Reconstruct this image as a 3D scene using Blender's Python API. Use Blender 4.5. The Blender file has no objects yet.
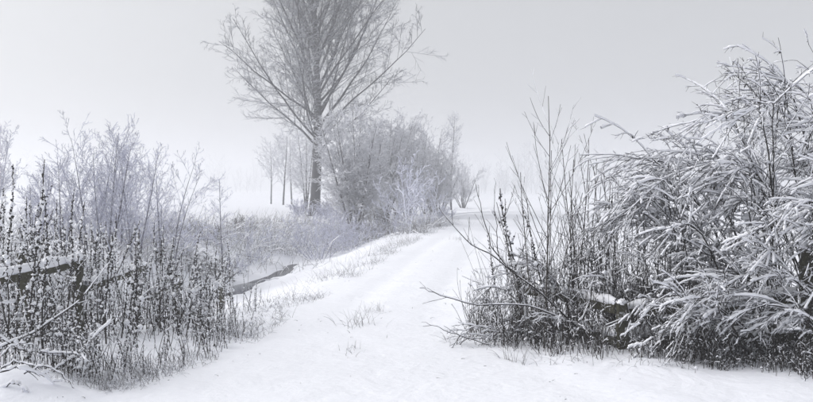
import bpy, math
import numpy as np

# ------------------------------------------------------------------ camera, sky, sun, exposure
scene = bpy.context.scene
col = scene.collection
FPX, HZ, CXP, EYE = 900.0, 190.0, 406.5, 1.6        # focal length in photo pixels, horizon row, centre column, eye height

cam_data = bpy.data.cameras.new('camera')
cam_data.sensor_width = 36.0
cam_data.lens = 36.0 * FPX / 813.0
cam_data.clip_start = 0.05
cam_data.clip_end = 3000.0
cam = bpy.data.objects.new('camera', cam_data)
col.objects.link(cam)
cam.location = (0, 0, EYE)
cam.rotation_euler = (math.radians(90) - math.atan((201 - HZ) / FPX), 0, 0)
scene.camera = cam

SUN_ELEV = math.radians(32)
SUN_AZ = math.radians(-80)         # measured from +Y (view direction) towards +X, so the sun stands to the left
world = bpy.data.worlds.new('World')
scene.world = world
world.use_nodes = True
nt = world.node_tree
nt.nodes.clear()
w_out = nt.nodes.new('ShaderNodeOutputWorld')
w_bg = nt.nodes.new('ShaderNodeBackground')
w_sky = nt.nodes.new('ShaderNodeTexSky')
w_sky.sky_type = 'NISHITA'
w_sky.sun_disc = False
w_sky.sun_elevation = SUN_ELEV
w_sky.sun_rotation = SUN_AZ
w_sky.air_density = 1.0
w_sky.dust_density = 4.0
w_sky.ozone_density = 1.0
w_hs = nt.nodes.new('ShaderNodeHueSaturation')
w_hs.inputs['Saturation'].default_value = 0.12
w_mix = nt.nodes.new('ShaderNodeMix')
w_mix.data_type = 'RGBA'
w_mix.inputs[0].default_value = 0.18
# the grey of a closed cloud layer, brighter overhead than at the horizon as every overcast sky is
w_tc = nt.nodes.new('ShaderNodeTexCoord')
w_sep = nt.nodes.new('ShaderNodeSeparateXYZ')
w_mr = nt.nodes.new('ShaderNodeMapRange')
w_mr.inputs['From Min'].default_value = 0.0; w_mr.inputs['From Max'].default_value = 1.0
w_mr.inputs['To Min'].default_value = 7.6; w_mr.inputs['To Max'].default_value = 13.0
w_gr = nt.nodes.new('ShaderNodeMix'); w_gr.data_type = 'RGBA'; w_gr.blend_type = 'MULTIPLY'
w_gr.inputs[0].default_value = 1.0
w_gr.inputs[7].default_value = (0.985, 1.0, 1.05, 1)
nt.links.new(w_tc.outputs['Generated'], w_sep.inputs[0])
nt.links.new(w_sep.outputs['Z'], w_mr.inputs['Value'])
nt.links.new(w_mr.outputs[0], w_gr.inputs[6])
nt.links.new(w_gr.outputs[2], w_mix.inputs[7])
nt.links.new(w_sky.outputs[0], w_hs.inputs['Color'])
nt.links.new(w_hs.outputs[0], w_mix.inputs[6])
nt.links.new(w_mix.outputs[2], w_bg.inputs['Color'])
w_bg.inputs['Strength'].default_value = 0.10
nt.links.new(w_bg.outputs[0], w_out.inputs['Surface'])

sun_data = bpy.data.lights.new('sun', 'SUN')
sun_data.energy = 1.5
sun_data.angle = math.radians(60)
sun_data.color = (1.0, 0.98, 0.95)
sun = bpy.data.objects.new('sun', sun_data)
col.objects.link(sun)
from mathutils import Vector
sd = Vector((math.sin(SUN_AZ) * math.cos(SUN_ELEV), math.cos(SUN_AZ) * math.cos(SUN_ELEV), math.sin(SUN_ELEV)))
sun.rotation_euler = (-sd).to_track_quat('-Z', 'Y').to_euler()

scene.view_settings.view_transform = 'Standard'
scene.view_settings.look = 'None'
scene.view_settings.gamma = 1.0
scene.view_settings.exposure = 0.37
scene.view_settings.use_curve_mapping = False
scene.render.engine = 'CYCLES'
scene.cycles.max_bounces = 8
scene.cycles.diffuse_bounces = 6
scene.cycles.glossy_bounces = 2
scene.cycles.transmission_bounces = 2
scene.cycles.volume_bounces = 3
scene.cycles.use_denoising = True

# ------------------------------------------------------------------ helpers
def mat_new(name):
    m = bpy.data.materials.new(name)
    m.use_nodes = True
    n = m.node_tree
    return m, n, n.nodes['Principled BSDF']

def mat_snow(name, colr=(0.86, 0.88, 0.94), bump=0.25, scale=30.0, fine=220.0):
    m, n, b = mat_new(name)
    b.inputs['Roughness'].default_value = 0.75
    b.inputs['Specular IOR Level'].default_value = 0.25
    tc = n.nodes.new('ShaderNodeNewGeometry')
    n1 = n.nodes.new('ShaderNodeTexNoise'); n1.inputs['Scale'].default_value = scale; n1.inputs['Detail'].default_value = 6
    n2 = n.nodes.new('ShaderNodeTexNoise'); n2.inputs['Scale'].default_value = 0.7; n2.inputs['Detail'].default_value = 4
    n.links.new(tc.outputs['Position'], n1.inputs['Vector'])
    n.links.new(tc.outputs['Position'], n2.inputs['Vector'])
    mx = n.nodes.new('ShaderNodeMix'); mx.data_type = 'RGBA'
    mx.inputs[6].default_value = tuple(c * 0.955 for c in colr) + (1,)
    mx.inputs[7].default_value = tuple(min(1, c * 1.025) for c in colr) + (1,)
    n.links.new(n2.outputs['Fac'], mx.inputs[0])
    n.links.new(mx.outputs[2], b.inputs['Base Color'])
    bp = n.nodes.new('ShaderNodeBump'); bp.inputs['Strength'].default_value = bump; bp.inputs['Distance'].default_value = 0.03
    n.links.new(n1.outputs['Fac'], bp.inputs['Height'])
    n3 = n.nodes.new('ShaderNodeTexNoise'); n3.inputs['Scale'].default_value = 2.2; n3.inputs['Detail'].default_value = 5; n3.inputs['Distortion'].default_value = 0.6
    n.links.new(tc.outputs['Position'], n3.inputs['Vector'])
    b2 = n.nodes.new('ShaderNodeBump'); b2.inputs['Strength'].default_value = min(1, bump * 1.0); b2.inputs['Distance'].default_value = 0.10
    n.links.new(n3.outputs['Fac'], b2.inputs['Height'])
    n.links.new(bp.outputs[0], b2.inputs['Normal'])
    n.links.new(b2.outputs[0], b.inputs['Normal'])
    return m

def mat_bark(name, dark, light, frost=0.4, lo=0.1, hi=0.75, scale=14.0, frost_col=(0.80, 0.83, 0.92)):
    """bark of two tones; snow or rime lies on the faces that look up"""
    m, n, b = mat_new(name)
    b.inputs['Roughness'].default_value = 0.9
    b.inputs['Specular IOR Level'].default_value = 0.15
    g = n.nodes.new('ShaderNodeNewGeometry')
    nz = n.nodes.new('ShaderNodeTexNoise'); nz.inputs['Scale'].default_value = scale; nz.inputs['Detail'].default_value = 4
    n.links.new(g.outputs['Position'], nz.inputs['Vector'])
    mx = n.nodes.new('ShaderNodeMix'); mx.data_type = 'RGBA'
    mx.inputs[6].default_value = tuple(dark) + (1,)
    mx.inputs[7].default_value = tuple(light) + (1,)
    n.links.new(nz.outputs['Fac'], mx.inputs[0])
    sp = n.nodes.new('ShaderNodeSeparateXYZ')
    n.links.new(g.outputs['Normal'], sp.inputs[0])
    ad = n.nodes.new('ShaderNodeMath'); ad.operation = 'ADD'
    n.links.new(sp.outputs['Z'], ad.inputs[0])
    sc = n.nodes.new('ShaderNodeMath'); sc.operation = 'MULTIPLY_ADD'; sc.inputs[1].default_value = 1.2; sc.inputs[2].default_value = -0.6
    n.links.new(nz.outputs['Fac'], sc.inputs[0])
    n.links.new(sc.outputs[0], ad.inputs[1])
    mr = n.nodes.new('ShaderNodeMapRange')
    mr.inputs['From Min'].default_value = lo; mr.inputs['From Max'].default_value = hi
    mr.inputs['To Min'].default_value = 0.0; mr.inputs['To Max'].default_value = frost
    n.links.new(ad.outputs[0], mr.inputs['Value'])
    m2 = n.nodes.new('ShaderNodeMix'); m2.data_type = 'RGBA'
    n.links.new(mr.outputs[0], m2.inputs[0])
    n.links.new(mx.outputs[2], m2.inputs[6])
    m2.inputs[7].default_value = tuple(frost_col) + (1,)
    n.links.new(m2.outputs[2], b.inputs['Base Color'])
    return m

SNOW = mat_snow('snow_field', (0.87, 0.885, 0.945), 0.35, 9.0)
SNOWP = mat_snow('snow_track', (0.885, 0.90, 0.955), 0.30, 12.0)
CLING = mat_snow('snow_clinging', (0.89, 0.90, 0.945), 0.2, 60.0)
BARK_FAR = mat_bark('bark_far', (0.04, 0.04, 0.044), (0.09, 0.09, 0.095), 0.9, 0.4, 1.0)
BARK_TALL = mat_bark('bark_tall', (0.03, 0.03, 0.034), (0.08, 0.08, 0.088), 0.8, 0.55, 1.1, 5)
BARK_RIME = mat_bark('bark_rimed', (0.13, 0.13, 0.17), (0.30, 0.30, 0.37), 0.95, -0.6, 0.5, 14, (0.79, 0.81, 0.955))
BARK_WHITE = mat_bark('bark_white_rime', (0.12, 0.12, 0.15), (0.30, 0.30, 0.36), 1.0, -0.8, 0.3, 14, (0.84, 0.86, 0.98))
BARK_STEM = mat_bark('bark_sapling_stem', (0.06, 0.06, 0.07), (0.16, 0.16, 0.20), 0.9, -0.1, 0.7)
TWIG_FAR = mat_bark('twigs_far', (0.09, 0.09, 0.10), (0.26, 0.26, 0.285), 1.0, -1.0, 0.25, 14, (0.83, 0.84, 0.89))
TWIG_TALL = mat_bark('twigs_tall', (0.05, 0.05, 0.055), (0.12, 0.12, 0.13), 0.95, -0.1, 0.7)
BARK_NEAR = mat_bark('bark_near', (0.009, 0.008, 0.008), (0.032, 0.027, 0.024), 0.9, 0.6, 1.1, 22)
BARK_GREY = mat_bark('bark_grey_stem', (0.02, 0.018, 0.017), (0.075, 0.066, 0.058), 0.9, 0.4, 0.9, 18)
WEED = mat_bark('dry_weed', (0.010, 0.008, 0.007), (0.038, 0.030, 0.025), 0.85, 0.5, 1.0, 40)
LEAF = mat_bark('withered_leaf', (0.008, 0.008, 0.007), (0.030, 0.025, 0.019), 0.9, 0.55, 1.0, 40)
GRASS = mat_bark('dead_grass', (0.06, 0.056, 0.053), (0.19, 0.175, 0.162), 0.95, 0.0, 0.85, 5)
WOOD = mat_bark('weathered_wood', (0.014, 0.014, 0.009), (0.085, 0.080, 0.050), 0.85, 0.12, 0.5, 38)

def unit(v):
    return v / np.maximum(np.linalg.norm(v, axis=-1, keepdims=True), 1e-9)

def tubes(P, R, k=3, flat=1.0):
    """(N,S,3) centre lines and (N,S) radii -> verts, quads"""
    N, S, _ = P.shape
    T = unit(np.gradient(P, axis=1))
    vert = np.abs(T.mean(1)[:, 2]) > 0.88
    ref = np.where(vert[:, None], np.array([[1.0, 0.13, 0.0]]), np.array([[0.0, 0.05, 1.0]]))[:, None, :]
    U = unit(np.cross(T, np.broadcast_to(ref, T.shape)))
    V = np.cross(U, T)
    a = np.arange(k) * 2 * math.pi / k + math.pi / 2
    ring = (P[:, :, None, :] + R[:, :, None, None] * (np.cos(a)[None, None, :, None] * U[:, :, None, :]
            + flat * np.sin(a)[None, None, :, None] * V[:, :, None, :]))
    idx = np.arange(N * S * k).reshape(N, S, k)
    j2 = (np.arange(k) + 1) % k
    A = idx[:, :-1, :]; B = idx[:, :-1][:, :, j2]; C = idx[:, 1:][:, :, j2]; D = idx[:, 1:, :]
    return ring.reshape(-1, 3), np.stack([A, B, C, D], -1).reshape(-1, 4)

OCT_V = np.array([[1, 0, 0], [0, 1, 0], [-1, 0, 0], [0, -1, 0], [0, 0, 1], [0, 0, -1]], float)
OCT_F = np.array([[0, 1, 4], [1, 2, 4], [2, 3, 4], [3, 0, 4], [1, 0, 5], [2, 1, 5], [3, 2, 5], [0, 3, 5]])
def lumps(rng, C, r, squash=0.8):
    """small uneven clods, one at each point"""
    N = len(C)
    jit = 1 + rng.uniform(-0.5, 0.45, (N, 6, 1))
    th = rng.uniform(0, 6.28, N)
    c, s = np.cos(th), np.sin(th)
    b = np.broadcast_to(OCT_V, (N, 6, 3)) * jit * np.reshape(r, (-1, 1, 1))
    x = b[..., 0] * c[:, None] - b[..., 1] * s[:, None]
    y = b[..., 0] * s[:, None] + b[..., 1] * c[:, None]
    v = np.stack([x, y, b[..., 2] * squash], -1) + C[:, None, :]
    f = OCT_F[None] + (np.arange(N) * 6)[:, None, None]
    return v.reshape(-1, 3), f.reshape(-1, 3)

def mk_mesh(name, pieces, mat, smooth=True):
    vs, ls, cnt, off = [], [], [], 0
    for v, f in pieces:
        if len(v) == 0: continue
        vs.append(v); ls.append((f + off).reshape(-1)); cnt.append(np.full(len(f), f.shape[1])); off += len(v)
    V = np.concatenate(vs).astype(np.float32); L = np.concatenate(ls).astype(np.int32); C = np.concatenate(cnt).astype(np.int32)
    me = bpy.data.meshes.new(name)
    me.vertices.add(len(V)); me.vertices.foreach_set('co', V.ravel())
    me.loops.add(len(L)); me.loops.foreach_set('vertex_index', L)
    me.polygons.add(len(C))
    st = np.zeros(len(C), np.int32); st[1:] = np.cumsum(C)[:-1]
    me.polygons.foreach_set('loop_start', st)
    me.polygons.foreach_set('loop_total', C)
    me.polygons.foreach_set('use_smooth', np.full(len(C), smooth))
    me.update(calc_edges=True)
    me.materials.append(mat)
    return me

def link(name, data=None, parent=None, loc=(0, 0, 0), rz=0.0, sc=1.0, label=None, cat=None, group=None, kind=None):
    o = bpy.data.objects.new(name, data)
    col.objects.link(o)
    if parent is not None: o.parent = parent
    o.location = loc; o.rotation_euler = (0, 0, rz)
    o.scale = (sc, sc, sc) if np.isscalar(sc) else sc
    if label: o['label'] = label
    if cat: o['category'] = cat
    if group: o['group'] = group
    if kind: o['kind'] = kind
    return o

def part(name, pieces, mat, parent, smooth=True, kind=None, label=None):
    return link(name, mk_mesh(name, pieces, mat, smooth), parent, kind=kind, label=label)

def grow(rng, start, dirs, length, S, wig, trop, k):
    N = len(start)
    P = np.zeros((N, S, 3)); P[:, 0] = start
    d = unit(dirs); st = np.broadcast_to(np.asarray(length, float), (N,)) / (S - 1)
    trop = np.asarray(trop, float)
    for i in range(1, S):
        d = unit(d + wig * rng.standard_normal((N, 3)) + trop * k)
        P[:, i] = P[:, i - 1] + d * st[:, None]
    return P

def taper(r0, r1, S):
    t = np.linspace(0, 1, S)[None]
    return np.asarray(r0).reshape(-1, 1) * (1 - t) + np.asarray(r1).reshape(-1, 1) * t

def plen(P):
    return np.linalg.norm(np.diff(P, axis=1), axis=2).sum(1)

def kids(rng, P, R, n, t0, t1, lr, ang, S, wig, trop, k, rr=0.6, rmin=0.002, tip=0.4, shape=0.6, rabs=None):
    """side branches: n on each line of P"""
    N, S0, _ = P.shape
    t = (np.arange(n)[None] + rng.uniform(0, 1, (N, n))) / n
    t = (t0 + (t1 - t0) * t).ravel()
    par = np.repeat(np.arange(N), n)
    x = t * (S0 - 1); i = np.clip(x.astype(int), 0, S0 - 2); fr = (x - i)[:, None]
    A = P[par, i]; B = P[par, i + 1]
    st = A * (1 - fr) + B * fr
    T = unit(B - A)
    q = rng.standard_normal(T.shape)
    q = unit(q - (q * T).sum(1, keepdims=True) * T)
    a = rng.uniform(ang[0], ang[1], len(t))[:, None]
    d = np.cos(a) * T + np.sin(a) * q
    L = plen(P)[par] * rng.uniform(lr[0], lr[1], len(t)) * (1 - shape * t)
    r = R[par, i] * (1 - fr[:, 0]) + R[par, i + 1] * fr[:, 0]
    r = np.maximum(r * rr, rmin) if rabs is None else np.full(len(t), rabs)
    C = grow(rng, st, d, L, S, wig, trop, k)
    return C, taper(r, np.maximum(r * tip, rmin * 0.6), S)

def ridge(rng, P, R, thick, gap=0.25, k=4, lo=0.12, step=2):
    """snow lying along the upper side of each line; thin where the line stands upright"""
    N, S, _ = P.shape
    S2 = (S - 1) * step + 1
    x = np.linspace(0, S - 1, S2); i = np.clip(x.astype(int), 0, S - 2); f = (x - i)[None, :, None]
    Q = P[:, i] * (1 - f) + P[:, i + 1] * f
    rr = R[:, i] * (1 - f[..., 0]) + R[:, i + 1] * f[..., 0]
    T = unit(np.gradient(Q, axis=1))
    flat = np.sqrt(np.clip(1 - T[..., 2] ** 2, 0, 1))
    th = thick * (lo + (1 - lo) * flat) * rng.uniform(0.45, 1.25, (N, S2)) + rr * 0.35 * flat
    off = rng.uniform(0, 1, (N, S2)) < gap
    th = np.where(off, 0.0005, th)
    th[:, -1] *= 0.5
    Q = Q + np.stack([np.zeros_like(th), np.zeros_like(th), rr * 0.7 + th * 0.45], -1)
    return tubes(Q, th, k, 0.85)

def pads(rng, P, R, thick, skip=0.2, k=6, lo=0.10, step=2, shelter=0.0):
    """smooth pads of snow lying along part of each line, some lines bare"""
    N, S, _ = P.shape
    pr = np.full(N, skip)
    if shelter:
        zt = P[:, :, 2].mean(1); pr = np.clip(skip + shelter * (1 - (zt - zt.min()) / max(np.ptp(zt), .01)) ** 1.5, 0, .95)
    on_ = rng.uniform(0, 1, N) > pr
    P, R = P[on_], R[on_]; N = len(P)
    S2 = (S - 1) * step + 1
    x = np.linspace(0, S - 1, S2); i = np.clip(x.astype(int), 0, S - 2); f = (x - i)[None, :, None]
    Q = P[:, i] * (1 - f) + P[:, i + 1] * f
    rr = R[:, i] * (1 - f[..., 0]) + R[:, i + 1] * f[..., 0]
    T = unit(np.gradient(Q, axis=1))
    flat = np.sqrt(np.clip(1 - T[..., 2] ** 2, 0, 1))
    t = np.linspace(0, 1, S2)[None]
    c = rng.uniform(.25, .85, (N, 1)); w = rng.uniform(.3, .95, (N, 1))
    prof = np.clip(1 - ((t - c) / w) ** 2, 0, 1) ** .3
    amp = thick * .85 * np.minimum(np.exp(rng.normal(0, .35, (N, 1))), 1.45)
    th = amp * prof * (lo + (1 - lo) * flat) * rng.uniform(.6, 1.25, (N, S2))
    th = np.maximum(th, .0004)
    Q = Q + np.stack([np.zeros_like(th), np.zeros_like(th), rr * .9 + th * .72], -1)
    return tubes(Q, th, k, 1.0)

def smoothstep(a, b, x):
    t = np.clip((x - a) / (b - a), 0, 1)
    return t * t * (3 - 2 * t)

# ------------------------------------------------------------------ terrain
_DC = np.array([[6, -6.3], [10, -5.6], [14, -5.2], [18, -5.0], [22, -4.75], [26, -4.3], [30, -3.75], [34, -3.1], [45, -1.3], [60, 1.4], [90, 7.0]])
_DD = np.array([[7.5, 0.0], [10, 0.15], [12.5, 0.5], [15, 0.85], [18, 1.05], [26, 1.05], [34, 0.75], [45, 0.5], [70, 0.2], [100, 0.0]])
_PL = np.array([[-30, -4], [3, -3.0], [7.1, -2.25], [9, -1.75], [12, -1.5], [15.2, -1.2], [26, -0.1], [41, 2.0], [60, 4.3], [96, 7.6], [200, 16]])
def ditch_x(y): return np.interp(y, _DC[:, 0], _DC[:, 1])
def path_left(y): return np.interp(y, _PL[:, 0], _PL[:, 1])
def path_right(y): return path_left(y) + np.interp(y, [0, 7, 9, 12, 20, 60, 200], [5.5, 3.9, 2.6, 2.5, 2.7, 3.0, 3.0])

def brook_x(y): return ditch_x(y) + 0.16 * np.sin(y * 1.4) + .06 * np.sin(y * 3.7)

def vnoise(x, y, seed):
    r = np.random.default_rng(seed)
    z = np.zeros_like(x)
    for i in range(7):
        a = r.uniform(0, 6.28); f = r.uniform(0.6, 1.6); p = r.uniform(0, 6.28)
        z += np.sin((x * math.cos(a) + y * math.sin(a)) * f + p + 0.8 * np.sin(x * 0.37 * f + y * 0.29 + p * 2))
    return z / 7

def ground_z(x, y):
    x = np.asarray(x, float); y = np.asarray(y, float)
    w = np.where(x > ditch_x(y), np.interp(y, [10, 15, 27, 36], [1.8, 2.6, 2.6, 1.9]), 1.9)
    dep = np.interp(y, _DD[:, 0], _DD[:, 1])
    z = -dep * np.exp(-(np.abs(x - ditch_x(y)) / w) ** 2.2)
    inpath = smoothstep(-0.4, 0.5, x - path_left(y)) * smoothstep(-0.4, 0.5, path_right(y) - x)
    rough = 0.05 * vnoise(x * 1.7, y * 1.7, 3) + 0.03 * vnoise(x * 5, y * 5, 4)
    rough = rough + .07 * np.exp(-((x - ditch_x(y)) / 2.2) ** 2) * smoothstep(18, 21, y) * vnoise(x * 4.2, y * 2.6, 6)
    z = z + rough * (1 - 0.82 * inpath) * np.exp(-np.maximum(y - 60, 0) / 60)
    cut_ = np.exp(-((x - brook_x(y)) / (.24 + .10 * np.sin(y * 2.3))) ** 4) * smoothstep(16, 18, y) * (1 - smoothstep(29, 32, y))
    z = z * (1 - cut_) + cut_ * (-np.interp(y, _DD[:, 0], _DD[:, 1]) - .10)
    # two faint wheel hollows and the small heap of snow in the near left corner
    pc = (x - path_left(y)) / np.maximum(path_right(y) - path_left(y), 0.1)
    z = z - 0.025 * (np.exp(-((pc - 0.28) / 0.09) ** 2) + np.exp(-((pc - 0.74) / 0.09) ** 2)) * smoothstep(9, 14, y)
    z = z + 0.20 * np.exp(-((x + 3.15) / 0.55) ** 2 - ((y - 6.9) / 0.6) ** 2)
    z = z + 0.10 * smoothstep(1.0, 2.2, x) * np.exp(-((y - 8.9) / 1.6) ** 2)
    z = z + 0.3 * smoothstep(5, 14, ditch_x(y) - x) * smoothstep(20, 40, y)
    return z

def axis_pts(lo, hi, fine_lo, fine_hi, d):
    a = list(np.arange(fine_lo, fine_hi + 1e-6, d))
    s = d
    while a[-1] < hi: s *= 1.07; a.append(min(a[-1] + s, hi))
    s = d; pre = []
    x = a[0]
    while x > lo: s *= 1.07; x = max(x - s, lo); pre.append(x)
    return np.array(pre[::-1] + a)
gx = axis_pts(-800, 800, -6, 4, 0.10)
gy = axis_pts(-60, 800, 5.8, 22, 0.125)
GX, GY = np.meshgrid(gx, gy)
GZ = ground_z(GX, GY)
V = np.stack([GX, GY, GZ], -1).reshape(-1, 3)
nx, ny = len(gx), len(gy)
I = np.arange(nx * ny).reshape(ny, nx)
Q = np.stack([I[:-1, :-1], I[:-1, 1:], I[1:, 1:], I[1:, :-1]], -1).reshape(-1, 4)
cen = V[Q].mean(1)
on = (cen[:, 0] > path_left(cen[:, 1])) & (cen[:, 0] < path_right(cen[:, 1])) & (cen[:, 1] > -30) & (cen[:, 1] < 150)
def sub(mask):
    q = Q[mask]; u, inv = np.unique(q, return_inverse=True)
    return V[u], inv.reshape(q.shape)
link('ground', mk_mesh('ground', [sub(~on)], SNOW), kind='structure')
link('path', mk_mesh('path', [sub(on)], SNOWP), kind='structure')

# the brook at the bottom of the ditch
m, n, b = mat_new('dark_brook')
b.inputs['Base Color'].default_value = (0.02, 0.022, 0.026, 1); b.inputs['Roughness'].default_value = 0.12
nz = n.nodes.new('ShaderNodeTexNoise'); nz.inputs['Scale'].default_value = 6
bp = n.nodes.new('ShaderNodeBump'); bp.inputs['Strength'].default_value = 0.2
n.links.new(nz.outputs['Fac'], bp.inputs['Height']); n.links.new(bp.outputs[0], b.inputs['Normal'])
ys = np.linspace(17.5, 31.5, 120)
hw = np.full(len(ys), .5)
xc = brook_x(ys)
zz = -np.interp(ys, _DD[:, 0], _DD[:, 1]) - .035
wv = np.concatenate([np.stack([xc - hw, ys, zz], 1), np.stack([xc + hw, ys, zz], 1)])
k_ = len(ys)
wf = np.array([[i, k_ + i, k_ + i + 1, i + 1] for i in range(k_ - 1)])
link('brook', mk_mesh('brook', [(wv, wf)], m), kind='structure')

# ------------------------------------------------------------------ haze
hz_m = bpy.data.materials.new('winter_mist')
hz_m.use_nodes = True
hn = hz_m.node_tree
hn.nodes.clear()
ho = hn.nodes.new('ShaderNodeOutputMaterial')
hv = hn.nodes.new('ShaderNodeVolumePrincipled')
hv.inputs['Color'].default_value = (0.89, 0.90, 0.925, 1)
hv.inputs['Density'].default_value = 0.0043
hv.inputs['Anisotropy'].default_value = 0.35
hn.links.new(hv.outputs[0], ho.inputs['Volume'])
hb = np.array([[x, y, z] for x in (-830, 830) for y in (-90, 830) for z in (-2.6, 25)], float)
hf = np.array([[0, 1, 3, 2], [4, 6, 7, 5], [0, 4, 5, 1], [2, 3, 7, 6], [0, 2, 6, 4], [1, 5, 7, 3]])
link('haze', mk_mesh('haze', [(hb, hf)], hz_m, False), kind='stuff', label='pale winter mist filling the air over the fields')

def at(px, py, d):
    """photo pixel at distance d -> point"""
    return np.array([(px - CXP) * d / FPX, d, EYE - (py - HZ) * d / FPX])
def gp(px, d):
    x = (px - CXP) * d / FPX
    return np.array([x, d, float(ground_z(x, d))])

# ------------------------------------------------------------------ trees
def stems_fan(rng, n, H, lean, S=9, spread=0.25, wig=0.03, trop=0.03, rad=0.06, tip=0.012):
    az = np.arange(n) * 2.4 + rng.uniform(0, 6.28) + rng.uniform(-.4, .4, n)
    ln = lean * np.sqrt((np.arange(n) + 0.4) / n)
    d = np.stack([np.cos(az) * np.sin(ln), np.sin(az) * np.sin(ln), np.cos(ln)], 1)
    st = np.stack([np.cos(az) * spread * ln, np.sin(az) * spread * ln, np.full(n, -0.12)], 1)
    L = (H + 0.12) * (1 - 0.25 * ln / max(lean, 1e-6) * rng.uniform(0.4, 1.3, n))
    P = grow(rng, st, d, L, S, wig, (0, 0, 1), trop)
    P[:, :, 2] *= H / P[:, -1, 2].max()
    r = rad * rng.uniform(0.7, 1.1, n)
    return P, taper(r, np.full(n, tip), S)

def bare_tree(name, label, cat, base, H, seed, mat, n=1, lean=0.15, rad=0.08, lv=(16, 8, 4), l1=(0.28, 0.5), a1=(0.5, 1.0), up=0.07, droop=0.0,
              rt=0.008, t0=0.15, group=None, wig=0.03, shape1=0.55, side=None):
    rng = np.random.default_rng(seed)
    root = link(name, None, loc=tuple(base), label=label, cat=cat, group=group)
    P, R = stems_fan(rng, n, H, lean, rad=rad, wig=wig * 0.6, tip=min(.012, rad * .14))
    if side is not None:
        s = np.linspace(0, 1, P.shape[1])[None, :, None]
        P = P + s ** 1.5 * np.array(side)[None, None]
    P1, R1 = kids(rng, P, R, lv[0], t0, 0.97, l1, a1, 5, wig, (0, 0, 1), up, 0.45, rt, shape=shape1)
    P2, R2 = kids(rng, P1, R1, lv[1], 0.12, 1.0, (0.25, 0.5), (0.4, 1.0), 3, wig * 1.3, (0, 0, 1), up * 0.7 - droop, 0.55, rt, shape=0.5)
    P3, R3 = kids(rng, P2, R2, lv[2], 0.1, 1.0, (0.3, 0.65), (0.35, 0.95), 2, wig * 1.5, (0, 0, 1), up * 0.4 - droop, 0.7, rt, shape=0.4)
    for i in range(n):
        part('trunk', [tubes(P[i:i + 1], R[i:i + 1], 7)], BARK_STEM if cat == 'sapling' else mat, root)
    part('crown', [tubes(P1, R1, 3), tubes(P2, R2, 3), tubes(P3, R3, 3)], TWIG_FAR if mat is BARK_FAR else mat, root)
    return root

# the tall tree
def tall_tree():
    rng = np.random.default_rng(11)
    base = gp(314, 55.0)
    root = link('tall_tree', None, loc=tuple(base), label='tall bare winter tree with ascending limbs rising out of the picture', cat='tree')
    H = 20.0
    S = 14
    z = np.linspace(-0.3, H, S)
    tr = np.stack([0.18 * np.sin(z * 0.3) + z * 0.012, 0.1 * np.cos(z * 0.4), z], 1)[None]
    trR = np.interp(z, [-0.3, 0.6, 4, 7, 12, 19], [0.42, 0.31, 0.27, 0.22, 0.12, 0.015])[None]
    part('trunk', [tubes(tr, trR, 10)], BARK_TALL, root)
    # main limbs: start height, azimuth (0 = right, pi = left), lean from upright, length, radius
    # each limb ends on a tall oval: half width 6.3 m at 10.6 m, top near 21 m, bottom near 3 m
    spec = []
    for i in range(54):
        h = 3.9 + 11.6 * ((i + rng.uniform(0, 1)) / 54) ** 1.15
        ln = np.interp(h, [3.9, 6, 9, 15.5], [1.05, .78, .62, .45]) * rng.uniform(.65, 1.2)
        ts = np.linspace(0.5, 14, 200)
        e = (ts * math.sin(ln) / 6.3) ** 2 + np.where(h + ts * math.cos(ln) > 10.6, (h + ts * math.cos(ln) - 10.6) / 10.5, (h + ts * math.cos(ln) - 10.6) / 7.6) ** 2
        ins = ts[e < 1]
        l = (ins.max() if len(ins) else 2.0) * rng.uniform(.78, 1.05)
        spec.append((h, i * 2.39 + rng.uniform(-.4, .4), ln, l, np.interp(l, [2, 6, 10], [.030, .062, .085]) * rng.uniform(.8, 1.15)))
    st, d, L, r = [], [], [], []
    for h, az, ln, l, rr in spec:
        st.append([np.interp(h, z, tr[0, :, 0]), np.interp(h, z, tr[0, :, 1]), h]); L.append(l); r.append(rr)
        d.append([math.cos(az) * math.sin(ln), math.sin(az) * math.sin(ln), math.cos(ln)])
    st, d, L, r = map(np.array, (st, d, L, r))
    P1 = grow(rng, st, d, L, 12, 0.06, (0, 0, 1), 0.03)
    R1 = taper(r, np.full(len(r), 0.012), 12)
    for i in range(len(r)):
        part('limb', [tubes(P1[i:i + 1], R1[i:i + 1], 6)], BARK_TALL, root)
    P2, R2 = kids(rng, P1, R1, 18, 0.12, 0.98, (0.22, 0.48), (0.4, 0.95), 5, 0.06, (0, 0, 1), 0.03, 0.42, 0.011, shape=0.5)
    P2b, R2b = kids(rng, tr[:, 6:], trR[:, 6:], 10, 0.0, 0.97, (0.2, 0.35), (0.5, 1.0), 5, 0.07, (0, 0, 1), 0.05, 0.3, 0.014, shape=0.6)
    P2 = np.concatenate([P2, P2b]); R2 = np.concatenate([R2, R2b])
    P3, R3 = kids(rng, P2, R2, 7, 0.1, 1.0, (0.25, 0.55), (0.4, 1.0), 3, 0.06, (0, 0, 1), 0.0, 0.6, 0.0105, shape=0.45)
    P4, R4 = kids(rng, P3, R3, 5, 0.15, 1.0, (0.35, 0.75), (0.4, 0.95), 2, 0.08, (0, 0, 1), -0.03, 0.8, 0.0088, shape=0.4)
    part('crown', [tubes(P2, R2, 4), tubes(P3, R3, 3), tubes(P4, R4, 3)], TWIG_TALL, root)
tall_tree()

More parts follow.
